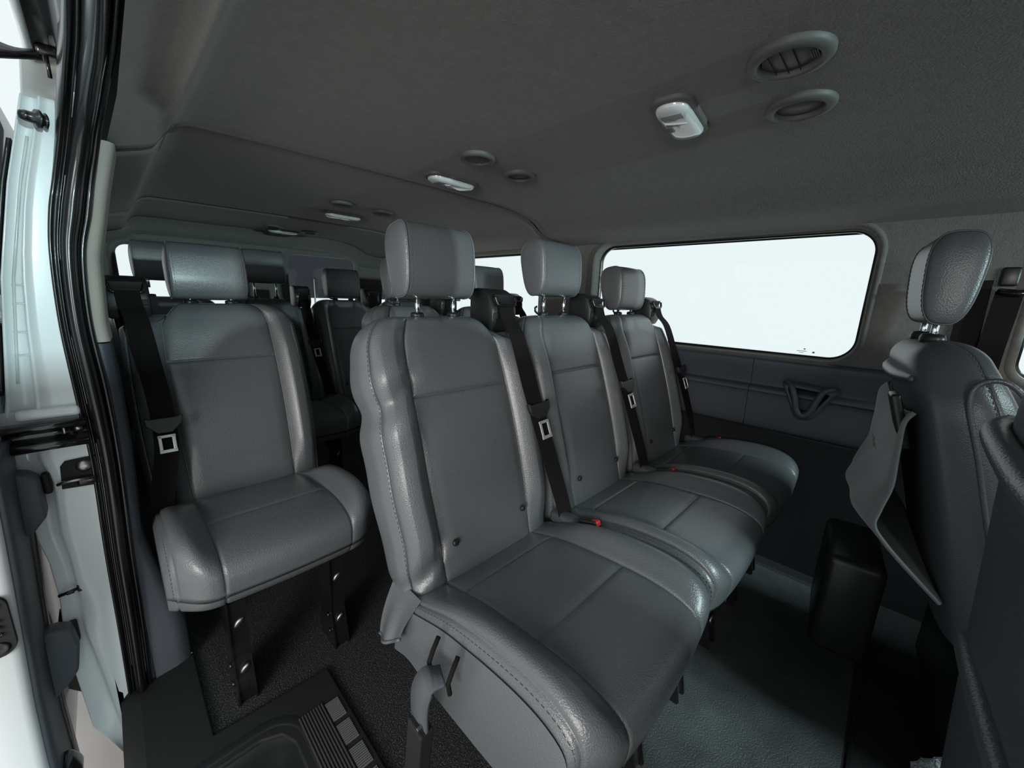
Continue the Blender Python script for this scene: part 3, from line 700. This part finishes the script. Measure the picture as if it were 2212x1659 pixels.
# ------------------------------------------------------------------ floor
def floor():
    mb = MB(); e = .004
    def q(x0, y0, x1, y1): mb.add([(x0, y0, 0), (x1, y0, 0), (x1, y1, 0), (x0, y1, 0)], [(0, 1, 2, 3)])
    q(-3.3, -.05, -1.25, .045); q(-3.3, .045, -.94, .29); q(-3.3, .29, .085, 1.75); q(-3.3, 1.70, 1.5, 1.76)
    struct(mb.build('floor', 'carpet', smooth=False))
    mb = MB(); mb.add([(.080, .20, .002), (1.6, .20, .002), (1.6, 1.76, .002), (.080, 1.76, .002)], [(0, 1, 2, 3)]); o = struct(mb.build('floor', 'plastic_matte', smooth=False)); o['label'] = 'black cab floor ahead of the seam strip'
    o = MB().box((.092, 1.02, .003), (.010, 1.45, .007), bev=.002); struct(o.build('trim_18', 'plastic_black', smooth=False))
    # worn vinyl aisle mat in front of the three-seat row
    m = mat('mat_grey', (.060, .066, .066), .42, bump=.8, bscale=260, var=.25, vscale=9, dist=.003)
    mb = MB(); mb.box((-.105, 1.02, .002), (.37, 1.30, .004)); tag(mb.build('floor_mat', m, smooth=False), 'worn dark grey floor mat in front of the three-seat row', 'mat')
    # black moulded entry step: top plate with a rounded well
    t = empty('entry_step', (-.5, .1, 0), 'black moulded entry step with ribbed tread inside the sliding door', 'step')
    N = []
    well = rr(-.86, .05, -.30, .175, .055, 8)      # x range, y range (well opens outwards)
    top = MB(); V3 = lambda a, b: (a+.5, b-.1, .010)
    outer = [(.14, .295), (-.935, .295), (-.945, .05), (-1.245, .045), (-1.255, -.075), (-.86, -.10), (-.6, -.10), (.14, -.10)]
    pg = [(-1.235, -.068), (-1.235, .046), (-.943, .046), (-.935, .292), (.10, .292), (.10, .172), (-.800, .172), (-.84, .155), (-.858, .115), (-.858, -.068)]
    top.prism([(a+.5, b-.1) for a, b in pg], -.002, .010, 'z', bev=.003)
    top.build('top_plate', 'plastic_matte', t, smooth=False)
    wl = MB(); P = []
    path = [(-.86, -.13), (-.86, .10)]+[(-.805+.055*math.cos(a), .12+.055*math.sin(a)) for a in np.linspace(math.pi, math.pi/2, 9)]+[(-.6, .175), (.10, .175)]
    for (dx, dz) in ((-.045, .009), (-.02, .012), (-.006, .008), (0, -.004), (.006, -.03), (.02, -.19), (.05, -.20)):
        row = []
        for i, (x, y) in enumerate(path):
            a = path[max(i-1, 0)]; b = path[min(i+1, len(path)-1)]; tt = Vector((b[0]-a[0], b[1]-a[1])).normalized(); nn = Vector((tt.y, -tt.x)); row.append((x+nn.x*dx+.5, y+nn.y*dx-.1, dz))
        P.append(row)
    wl.grid(np.array(P)); wl.build('well', 'plastic_black', t)
    MB().box((.08, -.10, -.20), (1.1, .44, .01)).build('well_floor', 'plastic_matte', t, smooth=False)
    rb = MB()
    for i in range(9): rb.box((-.845+.5+.45, .1935+i*.0062-.1, .012), (.90, .0030, .004))
    rb.build('tread_ribs', mat('rib_grey', (.06, .06, .06), .5), t, smooth=False)
    rr_ = mat('rib_light', (.14, .145, .145), .5)
    for k in range(5):
        x0 = -.835+k*.068; g = MB()
        for i in range(11):
            u = i/10; xx = x0+.050*u; g.box((xx+.5, .268-.1-.004+.0*u, .0115), (.0028, .030, .003))
        g.build('tread_pad', rr_, t, smooth=False)
    # sill edge outside
    mb = MB(); P = []
    for x in (-1.3, .4): P.append([(x, -.05, .01), (x, -.085, .008), (x, -.10, -.01), (x, -.105, -.20), (x, -.09, -.24)])
    struct(mb.grid(np.array(P)).build('trim_19', 'plastic_matte'))
    g = MB(); g.add([(-14, -12, -.35), (10, -12, -.35), (10, 8, -.35), (-14, 8, -.35)], [(0, 1, 2, 3)]); o = struct(g.build('ground', 'ground', smooth=False)); o['label'] = 'pinkish grey studio concrete outside'
floor()

def under_van():
    m = MB(); m.prism([(-.225, -1.02), (-.185, -.83), (-.15, -.80), (-.145, -1.10), (-.165, -1.10)], -1.42, -1.40, 'x')
    tag(m.build('mud_flap', 'rubber', smooth=False, loc=(0, 0, Z0)), 'black rubber flap hanging behind the lower white jamb', 'flap')
under_van()

# ------------------------------------------------------------------ ceiling fittings
def vent(name, x, y, r, label, blades, group, z=.372, cat='air vent'):
    t = empty(name, (x, y, Z0+z), label, cat, group)
    MB().lathe([(r, .004), (r, -.002), (r*.94, -.006), (r*.78, -.008), (r*.70, -.004), (r*.68, .012)], (0, 0, 0), (0, 0, 1), 48).f
    mb = MB(); P = []; prof = [(r, .004), (r, -.002), (r*.95, -.006), (r*.78, -.009), (r*.70, -.006), (r*.68, .006)]
    n = 48
    for rr2, h in prof: P.append([(rr2*math.cos(k*2*math.pi/n), rr2*math.sin(k*2*math.pi/n), h) for k in range(n)])
    mb.grid(np.array(P), True); mb.build('rim', 'plastic_grey', t, fix=False)
    R = r*.68
    if blades == 'closed':
        d = MB().lathe([(R-.002, .004), (R-.003, -.001), (R-.02, -.003), (.001, -.004)], (0, 0, 0), (0, 0, 1), 40); o = d.build('shutter', 'plastic_grey', t)
        for k in (-1, 0, 1): MB().box((k*.016-.006, 0, -.0045), (.0012, 2*math.sqrt(R*R-(k*.016-.006)**2)-.006, .0012)).build('shutter_gap', 'dark', o, smooth=False)
        for k in range(4): MB().box((R*.72+k*.0028, 0, -.0045), (.0010, .022, .0008)).build('rib', 'plastic_grey', o, smooth=False)
        MB().lathe([(R+.001, .0035), (R-.0025, .0035)], (0, 0, 0), (0, 0, 1), 40).build('shadow_gap', 'dark', t)
    elif blades == 'plain':
        MB().lathe([(R-.003, .003), (R-.004, -.001), (.001, -.002)], (0, 0, 0), (0, 0, 1), 40).build('cover', 'plastic_grey', t)
        MB().lathe([(R+.001, .0035), (R-.0025, .0035)], (0, 0, 0), (0, 0, 1), 40).build('shadow_gap', 'dark', t)
    else:
        MB().lathe([(R, .006), (.001, .006)], (0, 0, 0), (0, 0, 1), 40).build('duct', 'dark', t)
        for k in range(-2, 3):
            L = 2*math.sqrt(max(0, R*R-(k*R*.36)**2))
            MB().box((k*R*.36, 0, 0), (.003, L, .010), Matrix.Rotation(.5, 3, 'Y')).build('blade', 'plastic_grey', t, smooth=False)
    return t
vent('air_vent', -.192, .785, .058, 'large round ceiling air vent with closed shutter nearest the camera', 'closed', 'round vents in the headliner')
vent('speaker_cover', -.207, .975, .057, 'round ceiling cover with plain disc beside the nearest air vent', 'plain', 'round vents in the headliner', cat='ceiling cover')
vent('air_vent', -.914, .775, .050, 'round ceiling air vent with open dark blades, second from the camera', 'open', 'round vents in the headliner')
vent('speaker_cover', -.935, .965, .052, 'small round ceiling cover above the three-seat row', 'plain', 'round vents in the headliner', cat='ceiling cover')
vent('air_vent', -1.835, .785, .050, 'open round air vent in the middle headliner panel', 'open', 'round vents in the headliner')
vent('speaker_cover', -1.86, .99, .050, 'dark round ceiling opening beside the middle panel vent', 'open', 'round vents in the headliner', cat='ceiling cover')
vent('air_vent', -2.845, .79, .052, 'open round air vent in the rearmost headliner panel', 'open', 'round vents in the headliner')
vent('speaker_cover', -2.88, 1.01, .052, 'round dark ceiling opening in the rearmost headliner panel', 'open', 'round vents in the headliner', cat='ceiling cover')
def lamp(x, y, label, ang=0):
    t = empty('dome_lamp', (x, y, Z0+.373), label, 'ceiling lamp', 'white dome lamps in the headliner'); t.rotation_euler.z = ang
    def slab(hx, hy, z0, z1, r, bul=0):
        P = []; o = rr(-hx, hx, -hy, hy, r, 10)
        for s, z in ((1, z0), (1, z1+.004), (.97, z1+.001), (.88, z1-bul*.6), (.6, z1-bul), (.01, z1-bul*1.1)): P.append([(a*s, b*s, z) for a, b in o])
        return MB().grid(np.array(P), True, False)
    slab(.040, .098, .004, -.006, .032).build('base', 'plastic_grey', t)
    l = slab(.031, .086, -.002, -.014, .028, .006).build('lens', 'lens', t)
    MB().box((0, -.040, -.0195), (.040, .055, .002), bev=.0008).build('clear_window', 'lens_clear', t)
    MB().box((-.020, .0, -.019), (.016, .026, .006), bev=.002).build('switch', 'plastic_grey', t)
lamp(-.395, .880, 'white dome lamp nearest the camera beside the large ceiling vent', .12)
lamp(-1.150, .865, 'flat white ceiling lamp beside the second air vent', 0)
lamp(-2.095, .90, 'slim white ceiling lamp in the middle headliner panel', 0)
lamp(-3.10+.10, .885, 'small white ceiling lamp at the rearmost panel', 0)
hk = MB(); hk.prism([(-.03, 0), (-.008, .012), (.03, .004), (.008, -.010)], -.004, .002, 'z', bev=.001)
o = hk.build('coat_hook', 'plastic_grey', smooth=False, loc=(-1.255, .155, Z0+.347)); tag(o, 'tiny grey clip in the headliner by the panel joint', 'clip')

# ------------------------------------------------------------------ seats
def wrinkle(a, V, s):
    """loose cover: folds on the bolster next to the door"""
    left = sm(-a, .45, .75)
    d = 0*a
    for (c, w_, amp, sl) in ((.80, .06, .010, .25), (.70, .045, -.022, .45), (.60, .07, .012, .3), (.36, .12, .004, .1), (.115, .035, -.014, .55), (.06, .025, .010, .5)):
        d = d+amp*gs(V-(a+.85)*sl*.5, c, w_)
    front = np.clip(s, 0, 1)
    da = -left*(d*.45+.0015*np.sin(V*19)); db = left*front*d*.75
    return da, db
G2 = 'seats of the three-seat row'
near = make_seat('passenger_seat', (-.575, .563, 0), 'large grey leather seat nearest the camera, outer end of the three-seat row', side=1, raise_=.036, wr=wrinkle, group=G2, rnd=(.034, .010))
mid = make_seat('passenger_seat', (-.575, 1.02, 0), 'grey leather middle seat of the three-seat row with raised headrest', side=1, raise_=.052, group=G2, hook=True)
far = place(mid, (-.575, 1.485, 0), 'grey leather seat of the three-seat row against the long window', G2)
lift(far, -.042); near_h = near
# second seat row: one seat by the door, two across the aisle
single = make_seat('passenger_seat', (-1.325, .237, 0), 'grey leather single seat behind the door opening, black belt on its left', side=-1, raise_=.004, low_seam=.325, rnd=(.062, .055), tongue=.62, group='seats of the second row', buttons=False, lower=False)
G3 = 'seats of the second row'
s2 = place(mid, (-1.325, .938, 0), 'grey leather aisle seat mostly hidden behind the nearest seat', G3); lift(s2, -.030)
s3 = place(mid, (-1.325, 1.395, 0), 'grey leather window seat behind the three-seat row, headrest against second window', G3); lift(s3, -.025)
G4 = 'seats of the rear bench'   # narrower seats, four abreast
r1 = place(single, (-2.18, .200, 0), 'grey leather rear-bench seat behind the single seat, headrest against back window', G4); lift(r1, .060)
r2 = place(mid, (-2.18, .605, 0), 'grey leather rear-bench seat with headrest raised high on chrome posts', G4); lift(r2, .020)
r3 = place(mid, (-2.18, 1.010, 0), 'dark grey rear-bench seat with lowered headrest below the dark back window', G4); lift(r3, -.046)
r4 = place(mid, (-2.18, 1.415, 0), 'grey rear-bench seat in the far back corner beside the left wall', G4); lift(r4, -.045)

for r in (r1, r2, r3, r4):
    r.scale = (1, .89, 1.0)
    for q in child(r, 'headrest'): q.scale = (1, 1.1, 1)
# near seat: side skirt of the cover and the hanging buckle stalk
def near_extras():
    y = .323-.563
    cb, cs_, CP = cushion_mesh(Wd=.452, round_l=.034)
    uu = np.linspace(math.pi*.93, -.45, 70); top = CP(uu, np.full_like(uu, -.978)); P = []
    for k in np.linspace(0, 1, 14):
        row = []
        for i, p in enumerate(top):
            f = i/69; zb = .292; fold = .0035*math.sin(f*17+k*4)*k*(1-f)
            row.append((p[0], p[1]-.004-.010*math.sin(min(1, k*1.5)*math.pi/2)+fold, p[2]+(min(p[2], zb)-p[2])*k-.003*k))
        P.append(row)
    MB().grid(np.array(P)).build('cover_skirt', 'leather', near)
    # hem corner of the backrest cover curling outwards
    P = []
    for f in np.linspace(0, 1, 18):
        row = []
        for k in np.linspace(0, 1, 10):
            row.append((-.095+.100*f+.012*k*(1-f), y+.034*(1-k)-.014*math.sin(k*2.2)-.008*k*math.sin(f*3.1)+.003*math.sin(f*11)*k, .415-k*(.105-.050*f)-.010*math.sin(f*3.1)*k))
        P.append(row)
    P = np.array(P); hm_ = MB().grid(P).build('cover_hem', 'leather', near)
    MB().tube(P[:, -1], .0035, 8).build('hem_roll', 'leather', hm_)
    # loop and stalk
    for x in (.120, .172):
        MB().tube([(x, y-.006, .445), (x+.002, y-.018, .43), (x-.002, y-.024, .405), (x, y-.022, .385)], .004, 6).build('strap_loop', 'webbing', near)
    P = cat_interp([(.150, y-.020, .402), (.140, y-.040, .400), (.128, y-.046, .37), (.118, y-.044, .33), (.112, y-.040, .285)], 18)
    s = strip([tuple(p) for p in P], .044, (1, 0, .15), .006).build('buckle_strap', 'webbing_grey', near)
    b = MB().box((.105, y-.040, .215), (.042, .026, .150), Matrix.Rotation(.13, 3, 'Y'), bev=.003).build('buckle_stalk', 'plastic_matte', near, smooth=False)
    MB().box((.125, y-.045, .29), (.006, .018, .016), bev=.001).build('clip', 'steel', near, smooth=False)
near_extras()

# ------------------------------------------------------------------ the two front seats (seen from behind)
def front_headrest(t, x, z, tilt=0, T=.078, lm='leather_dark'):
    hm, hs, hp = headrest_mesh(.22, .178, T, math.radians(tilt))
    h = hm.build('headrest', lm, t, loc=(x, 0, z)); [q.build('stitching', 'stitch', h, smooth=False) for q in hs]
    [q.build('piping', 'leather_dark', h) for q in hp]
    for yy in (-.06, .06): MB().tube([(0, yy, .02), (0, yy, -.05)], .006, 12).build('post', 'chrome', h)
    return h
def driver_seat():
    t = empty('driver_seat', (.247, 1.285, 0), 'dark grey leather front seat with side panel and back pocket, seen from behind at right', 'seat'); t.rotation_euler.z = math.radians(6)
    bmb, bst, BP = backrest_mesh(Wd=.46, H=.60, T=.10, tilt=math.radians(15), rsh=.14, n=4.5)
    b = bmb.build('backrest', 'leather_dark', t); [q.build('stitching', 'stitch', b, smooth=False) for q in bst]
    hz = ZB+.60*math.cos(math.radians(15))
    front_headrest(t, -.200, hz+.022)
    for yy in (-.06, .06): MB().lathe([(.006, .012), (.015, .010), (.017, .002), (.015, -.012)], (0, 0, 0), (0, 0, 1), 20, 1, 1.3).build('post_collar', 'plastic_black', b, loc=(-.200, yy, hz-.010))
    # raised side pad with piping
    loop = cat_interp([(-.030, -.230, .42), (-.090, -.240, .60), (-.133, -.240, .75), (-.160, -.236, .84), (-.156, -.232, .880), (-.125, -.234, .888), (-.090, -.238, .845), (-.050, -.244, .74), (-.015, -.246, .62), (.020, -.244, .47)], 60)
    MB().tube(loop, .0045, 8).build('piping', 'leather_dark', b)
    # folds of cover at the rear shoulder
    MB().tube(cat_interp([(-.228, -.18, .872), (-.240, -.08, .866), (-.240, .08, .866), (-.228, .18, .872)], 24), [.007+.007*math.sin(math.pi*i/23) for i in range(24)], 12).build('cover_fold', 'leather_dark', b)
    # sagging cloth pocket on the back
    pk = cat_interp([(0, .010, .815), (0, .034, .79), (0, .052, .73), (0, .070, .665), (0, .104, .61), (0, .122, .575), (0, .104, .545), (0, .056, .50), (0, .004, .455)], 36)[:, 1:]
    P = []
    for u in np.linspace(0, 1, 26):
        row = []
        for bl_, z in pk:
            base = -.098-(z-ZB)*math.tan(math.radians(15)); e = .72+.28*math.sin(math.pi*u)**.5 if u < .97 else .3
            row.append((base-bl_*e*(1+.025*math.sin(u*15+z*30)), -.228+.44*u, z-.018*math.sin(math.pi*u)*(z > .7)))
        P.append(row)
    p = MB().grid(np.array(P)).build('back_pocket', 'cloth', t)
    MB().tube([tuple(q) for q in P[0]], .004, 8).build('pocket_hem', 'cloth', p)
    sol = p.modifiers.new('thick', 'SOLIDIFY'); sol.thickness = .004
    MB().box((-.236, -.19, .79), (.016, .05, .11), Matrix.Rotation(-.30, 3, 'Y'), bev=.005).build('pocket_flap', 'plastic_black', t)
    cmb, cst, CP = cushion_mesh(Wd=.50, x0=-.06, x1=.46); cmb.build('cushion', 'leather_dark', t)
    MB().box((.14, 0, .17), (.36, .42, .22), bev=.03).build('seat_base', 'plastic_black', t)
    MB().box((-.22, .10, .24), (.12, .26, .28), bev=.02).build('rear_base_cover', 'plastic_black', t)
    return t
driver_seat()
def passenger_seat_front():
    t = empty('front_passenger_seat', (.274, .475, 0), 'dark grey leather front seat filling the lower right corner, nearest the camera', 'seat')
    bmb, bst, BP = backrest_mesh(Wd=.47, H=.62, T=.14, tilt=math.radians(4), rsh=.16, n=4.5)
    b = bmb.build('backrest', 'leather_dark', t)
    def xb(z): return -.14-(z-ZB)*math.tan(math.radians(4))
    MB().tube(cat_interp([(xb(.88)+.010, .215, .880), (xb(.88)-.006, .16, .878), (xb(.88)-.010, 0, .876), (xb(.88)-.008, -.10, .878), (xb(.90)-.004, -.205, .880)], 30), .012, 12).build('back_ledge', 'leather_dark', b)
    MB().tube(cat_interp([(xb(.60)+.018, .215, .60), (xb(.62)+.004, .18, .625), (xb(.65)-.002, .05, .655), (xb(.68)-.002, -.12, .68)], 24), .010, 12).build('back_seam_roll', 'leather_dark', b)
    front_headrest(t, -.105, 1.005, 2, .09)
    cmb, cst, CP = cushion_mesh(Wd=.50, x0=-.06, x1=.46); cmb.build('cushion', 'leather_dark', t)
    MB().box((.14, 0, .17), (.36, .42, .22), bev=.03).build('seat_base', 'plastic_black', t)
passenger_seat_front()

# belt of the driver's pillar
def pillar_belt():
    t = empty('pillar_belt', (.19, 1.72, Z0), 'black belt hanging from its anchor on the far front pillar', 'seat belt')
    MB().box((.0, 0, .10), (.035, .03, .05), bev=.006).build('anchor_cover', 'plastic_black', t)
    MB().tube([(-.015, -.02, .06), (.02, -.035, .055), (.045, -.035, .06)], .010, 10).build('belt_guide', 'metal_black', t)
    strip([(.005, -.025, .06), (.0, -.03, -.1), (.0, -.035, -.30), (.0, -.03, -.55)], .050, (1, 0, 0), .002).build('webbing', 'webbing', t, smooth=False)
    strip([(-.055, -.015, .09), (-.05, -.02, -.1), (-.05, -.02, -.50)], .055, (1, 0, 0), .002).build('webbing', 'webbing', t, smooth=False)
pillar_belt()

# V-shaped grab recess in the left wall
def wall_handle():
    t = empty('cup_holder', (-.19, YW-.03, Z0-.325), 'dark V-shaped cup holder in the blue-grey wall trim below the long window', 'cup holder')
    pts = cat_interp([(-.075, .012, .048), (-.062, -.020, .058), (-.045, -.040, .045), (-.030, -.045, .01), (-.018, -.045, -.035), (0, -.044, -.052), (.020, -.045, -.035), (.034, -.045, .01), (.048, -.040, .042), (.068, -.020, .050), (.080, .012, .040)], 60)
    MB().tube([(p[0], p[1]-.004, p[2]+.004) for p in pts], [.006+.005*math.sin(math.pi*i/59) for i in range(60)], 12).build('rim', 'plastic_blue', t)
    P = []; o = [(-.078, .052), (-.074, .058), (-.04, .062), (0, .060), (.05, .056), (.082, .050), (.086, .042), (.060, -.005), (.040, -.045), (.022, -.066), (0, -.072), (-.020, -.068), (-.036, -.045), (-.055, .0)]
    o = cat_interp([(0, a, b) for a, b in o+[o[0]]], 60)[:-1, 1:]
    for k, d in ((1.0, .020), (.985, -.010), (.95, -.026), (.88, -.036), (.80, -.038), (.72, -.036)): P.append([(a*k, d, b*k) for a, b in o])
    MB().grid(np.array(P), True).build('shell', 'plastic_blue', t)
    MB().grid(np.array([[(a*k, d, b*k+.004) for a, b in o] for k, d in ((.74, -.036), (.66, -.030), (.56, .0), (.5, .012), (.01, .014))]), True).build('hollow', 'plastic_black', t)
    MB().box((.0, -.02, -.042), (.02, .012, .008), bev=.003).build('drain', 'plastic_grey', t)
wall_handle()

# ------------------------------------------------------------------ the slid-back door outside
def sliding_door():
    t = empty('sliding_door', (-1.10, -.25, Z0-1.1), 'open white sliding door with latch contacts at the lower left corner', 'door')
    Dz = np.array([-1.15, -.942, -.797, -.659, -.52, -.43, -.2, .1, .35]); Dy = np.array([-.200, -.201, -.197, -.190, -.183, -.179, -.170, -.150, -.10])
    P = []; off = lambda x, y, z: (x+1.10, y+.25, z+1.1)
    for z in np.linspace(-1.15, .35, 50):
        y = float(np.interp(z, Dz, Dy)); P.append([off(-2.2, y, z), off(-1.056, y+.002, z), off(-1.050, y-.004, z), off(-1.046, y-.012, z), off(-1.044, y-.06, z), off(-1.044, y-.075, z), off(-1.055, y-.085, z), off(-2.2, y-.09, z)])
    MB().grid(np.array(P), True, True).build('door_shell', 'paint', t)
    P = []
    for z in np.linspace(-1.08, -.30, 40):
        y = float(np.interp(z, Dz, Dy)); w = .006; P.append([off(-1.060, y+.001, z), off(-1.062, y+.008, z), off(-1.08, y+.012, z), off(-1.20, y+.012, z), off(-1.20, y, z)])
    MB().grid(np.array(P), True, True).build('inner_trim', mat('door_trim_grey', (.11, .12, .14), .5), t)
    P = []
    for z in np.linspace(-1.12, -.40, 30):
        y = float(np.interp(z, Dz, Dy)); P.append([off(-1.20, y+.002, z), off(-1.205, y+.014, z), off(-1.225, y+.018, z), off(-1.24, y+.004, z)])
    MB().grid(np.array(P), True, True).build('edge_seal', mat('seal_brown', (.05, .045, .045), .3, coat=.5), t)
    g = mat('trim_lobe_grey', (.10, .11, .13), .5, bump=.3, bscale=600)
    lobe = [(-.200, -.735), (-.165, -.738), (-.143, -.750), (-.139, -.795), (-.148, -.855), (-.165, -.880), (-.193, -.905), (-.194, -.965), (-.210, -.992), (-.225, -.99), (-.225, -.76)]
    MB().prism([(a+.25, b+1.1) for a, b in lobe], -.12, -.08, 'x', bev=.006).build('lower_guide_cover', g, t)
    MB().prism([(.045, .66), (.045, .735), (.060, .738), (.100, .725), (.112, .71), (.112, .63), (.09, .60), (.06, .59)], -.11, -.07, 'x', bev=.006).build('upper_guide_cover', g, t)
    MB().box((-.115, .105, .325), (.02, .014, .05), bev=.004).build('guide_buffer', 'plastic_matte', t); MB().box((-.105, .118, .690), (.02, .012, .045), bev=.004).build('guide_buffer', 'plastic_matte', t)
    # contact plate with three pins
    c = MB().prism(rr(-.036, .026, -.060, .060, .022, 6), -.002, .006, 'x', bev=.001).build('contact_plate', 'plastic_matte', t, smooth=False, loc=(.056, .034, .500))
    for zz in (.014, 0, -.014): MB().lathe([(.001, .006), (.0035, .004), (.004, -.004)], (.008, .010, zz), (1, 0, 0), 12).build('contact_pin', 'chrome', c)
    for zz in (.044, -.042): MB().lathe([(.001, .001), (.007, .001), (.010, .003), (.012, .001), (.0125, -.002)], (.007, .006, zz), (1, 0, 0), 20).build('socket', 'rubber', c)
    MB().box((.0, .060, .075), (.08, .045, .05), Matrix.Rotation(.4, 3, 'X'), bev=.014, seg=3).build('lower_roller', 'metal_black', t)
    MB().box((.045, .03, .10), (.03, .06, .05), bev=.012, seg=3).build('lower_latch', 'metal_black', t)
sliding_door()

# small yellow tag and buckles down behind the pillar
tg = MB(); tg.box((0, 0, 0), (.012, .012, .014), bev=.002); tg.box((0, .002, -.016), (.010, .012, .008), bev=.002)
tag(tg.build('yellow_connector', 'yellow', loc=(-1.46, .055, Z0-.365)), 'small yellow plug beside the single seat\'s backrest', 'plug')
# pale fleece scrap on the cab floor
fl = MB(); bm = bmesh.new(); bmesh.ops.create_icosphere(bm, subdivisions=4, radius=.07)
for v in bm.verts: v.co *= 1+random.uniform(-.08, .08); v.co.z *= .6
fl.frombm(bm); tag(fl.build('fleece', 'fleece', loc=(.19, .70, .36)), 'pale fluffy fleece edge between the front seats at the bottom', 'fleece')
# dark studio partition standing behind the van
t = empty('studio_panel', (-6.0, 3.2, -.35), 'dark studio panel on poles outside, seen through the left back-door window', 'panel')
MB().box((0, 0, 1.66), (.05, 3.0, .84)).build('board', 'flag', t, smooth=False)
for yy in (1.2, -1.1): MB().tube([(.03, yy, 0), (.03, yy, 1.5)], .012, 8).build('pole', 'steel', t)
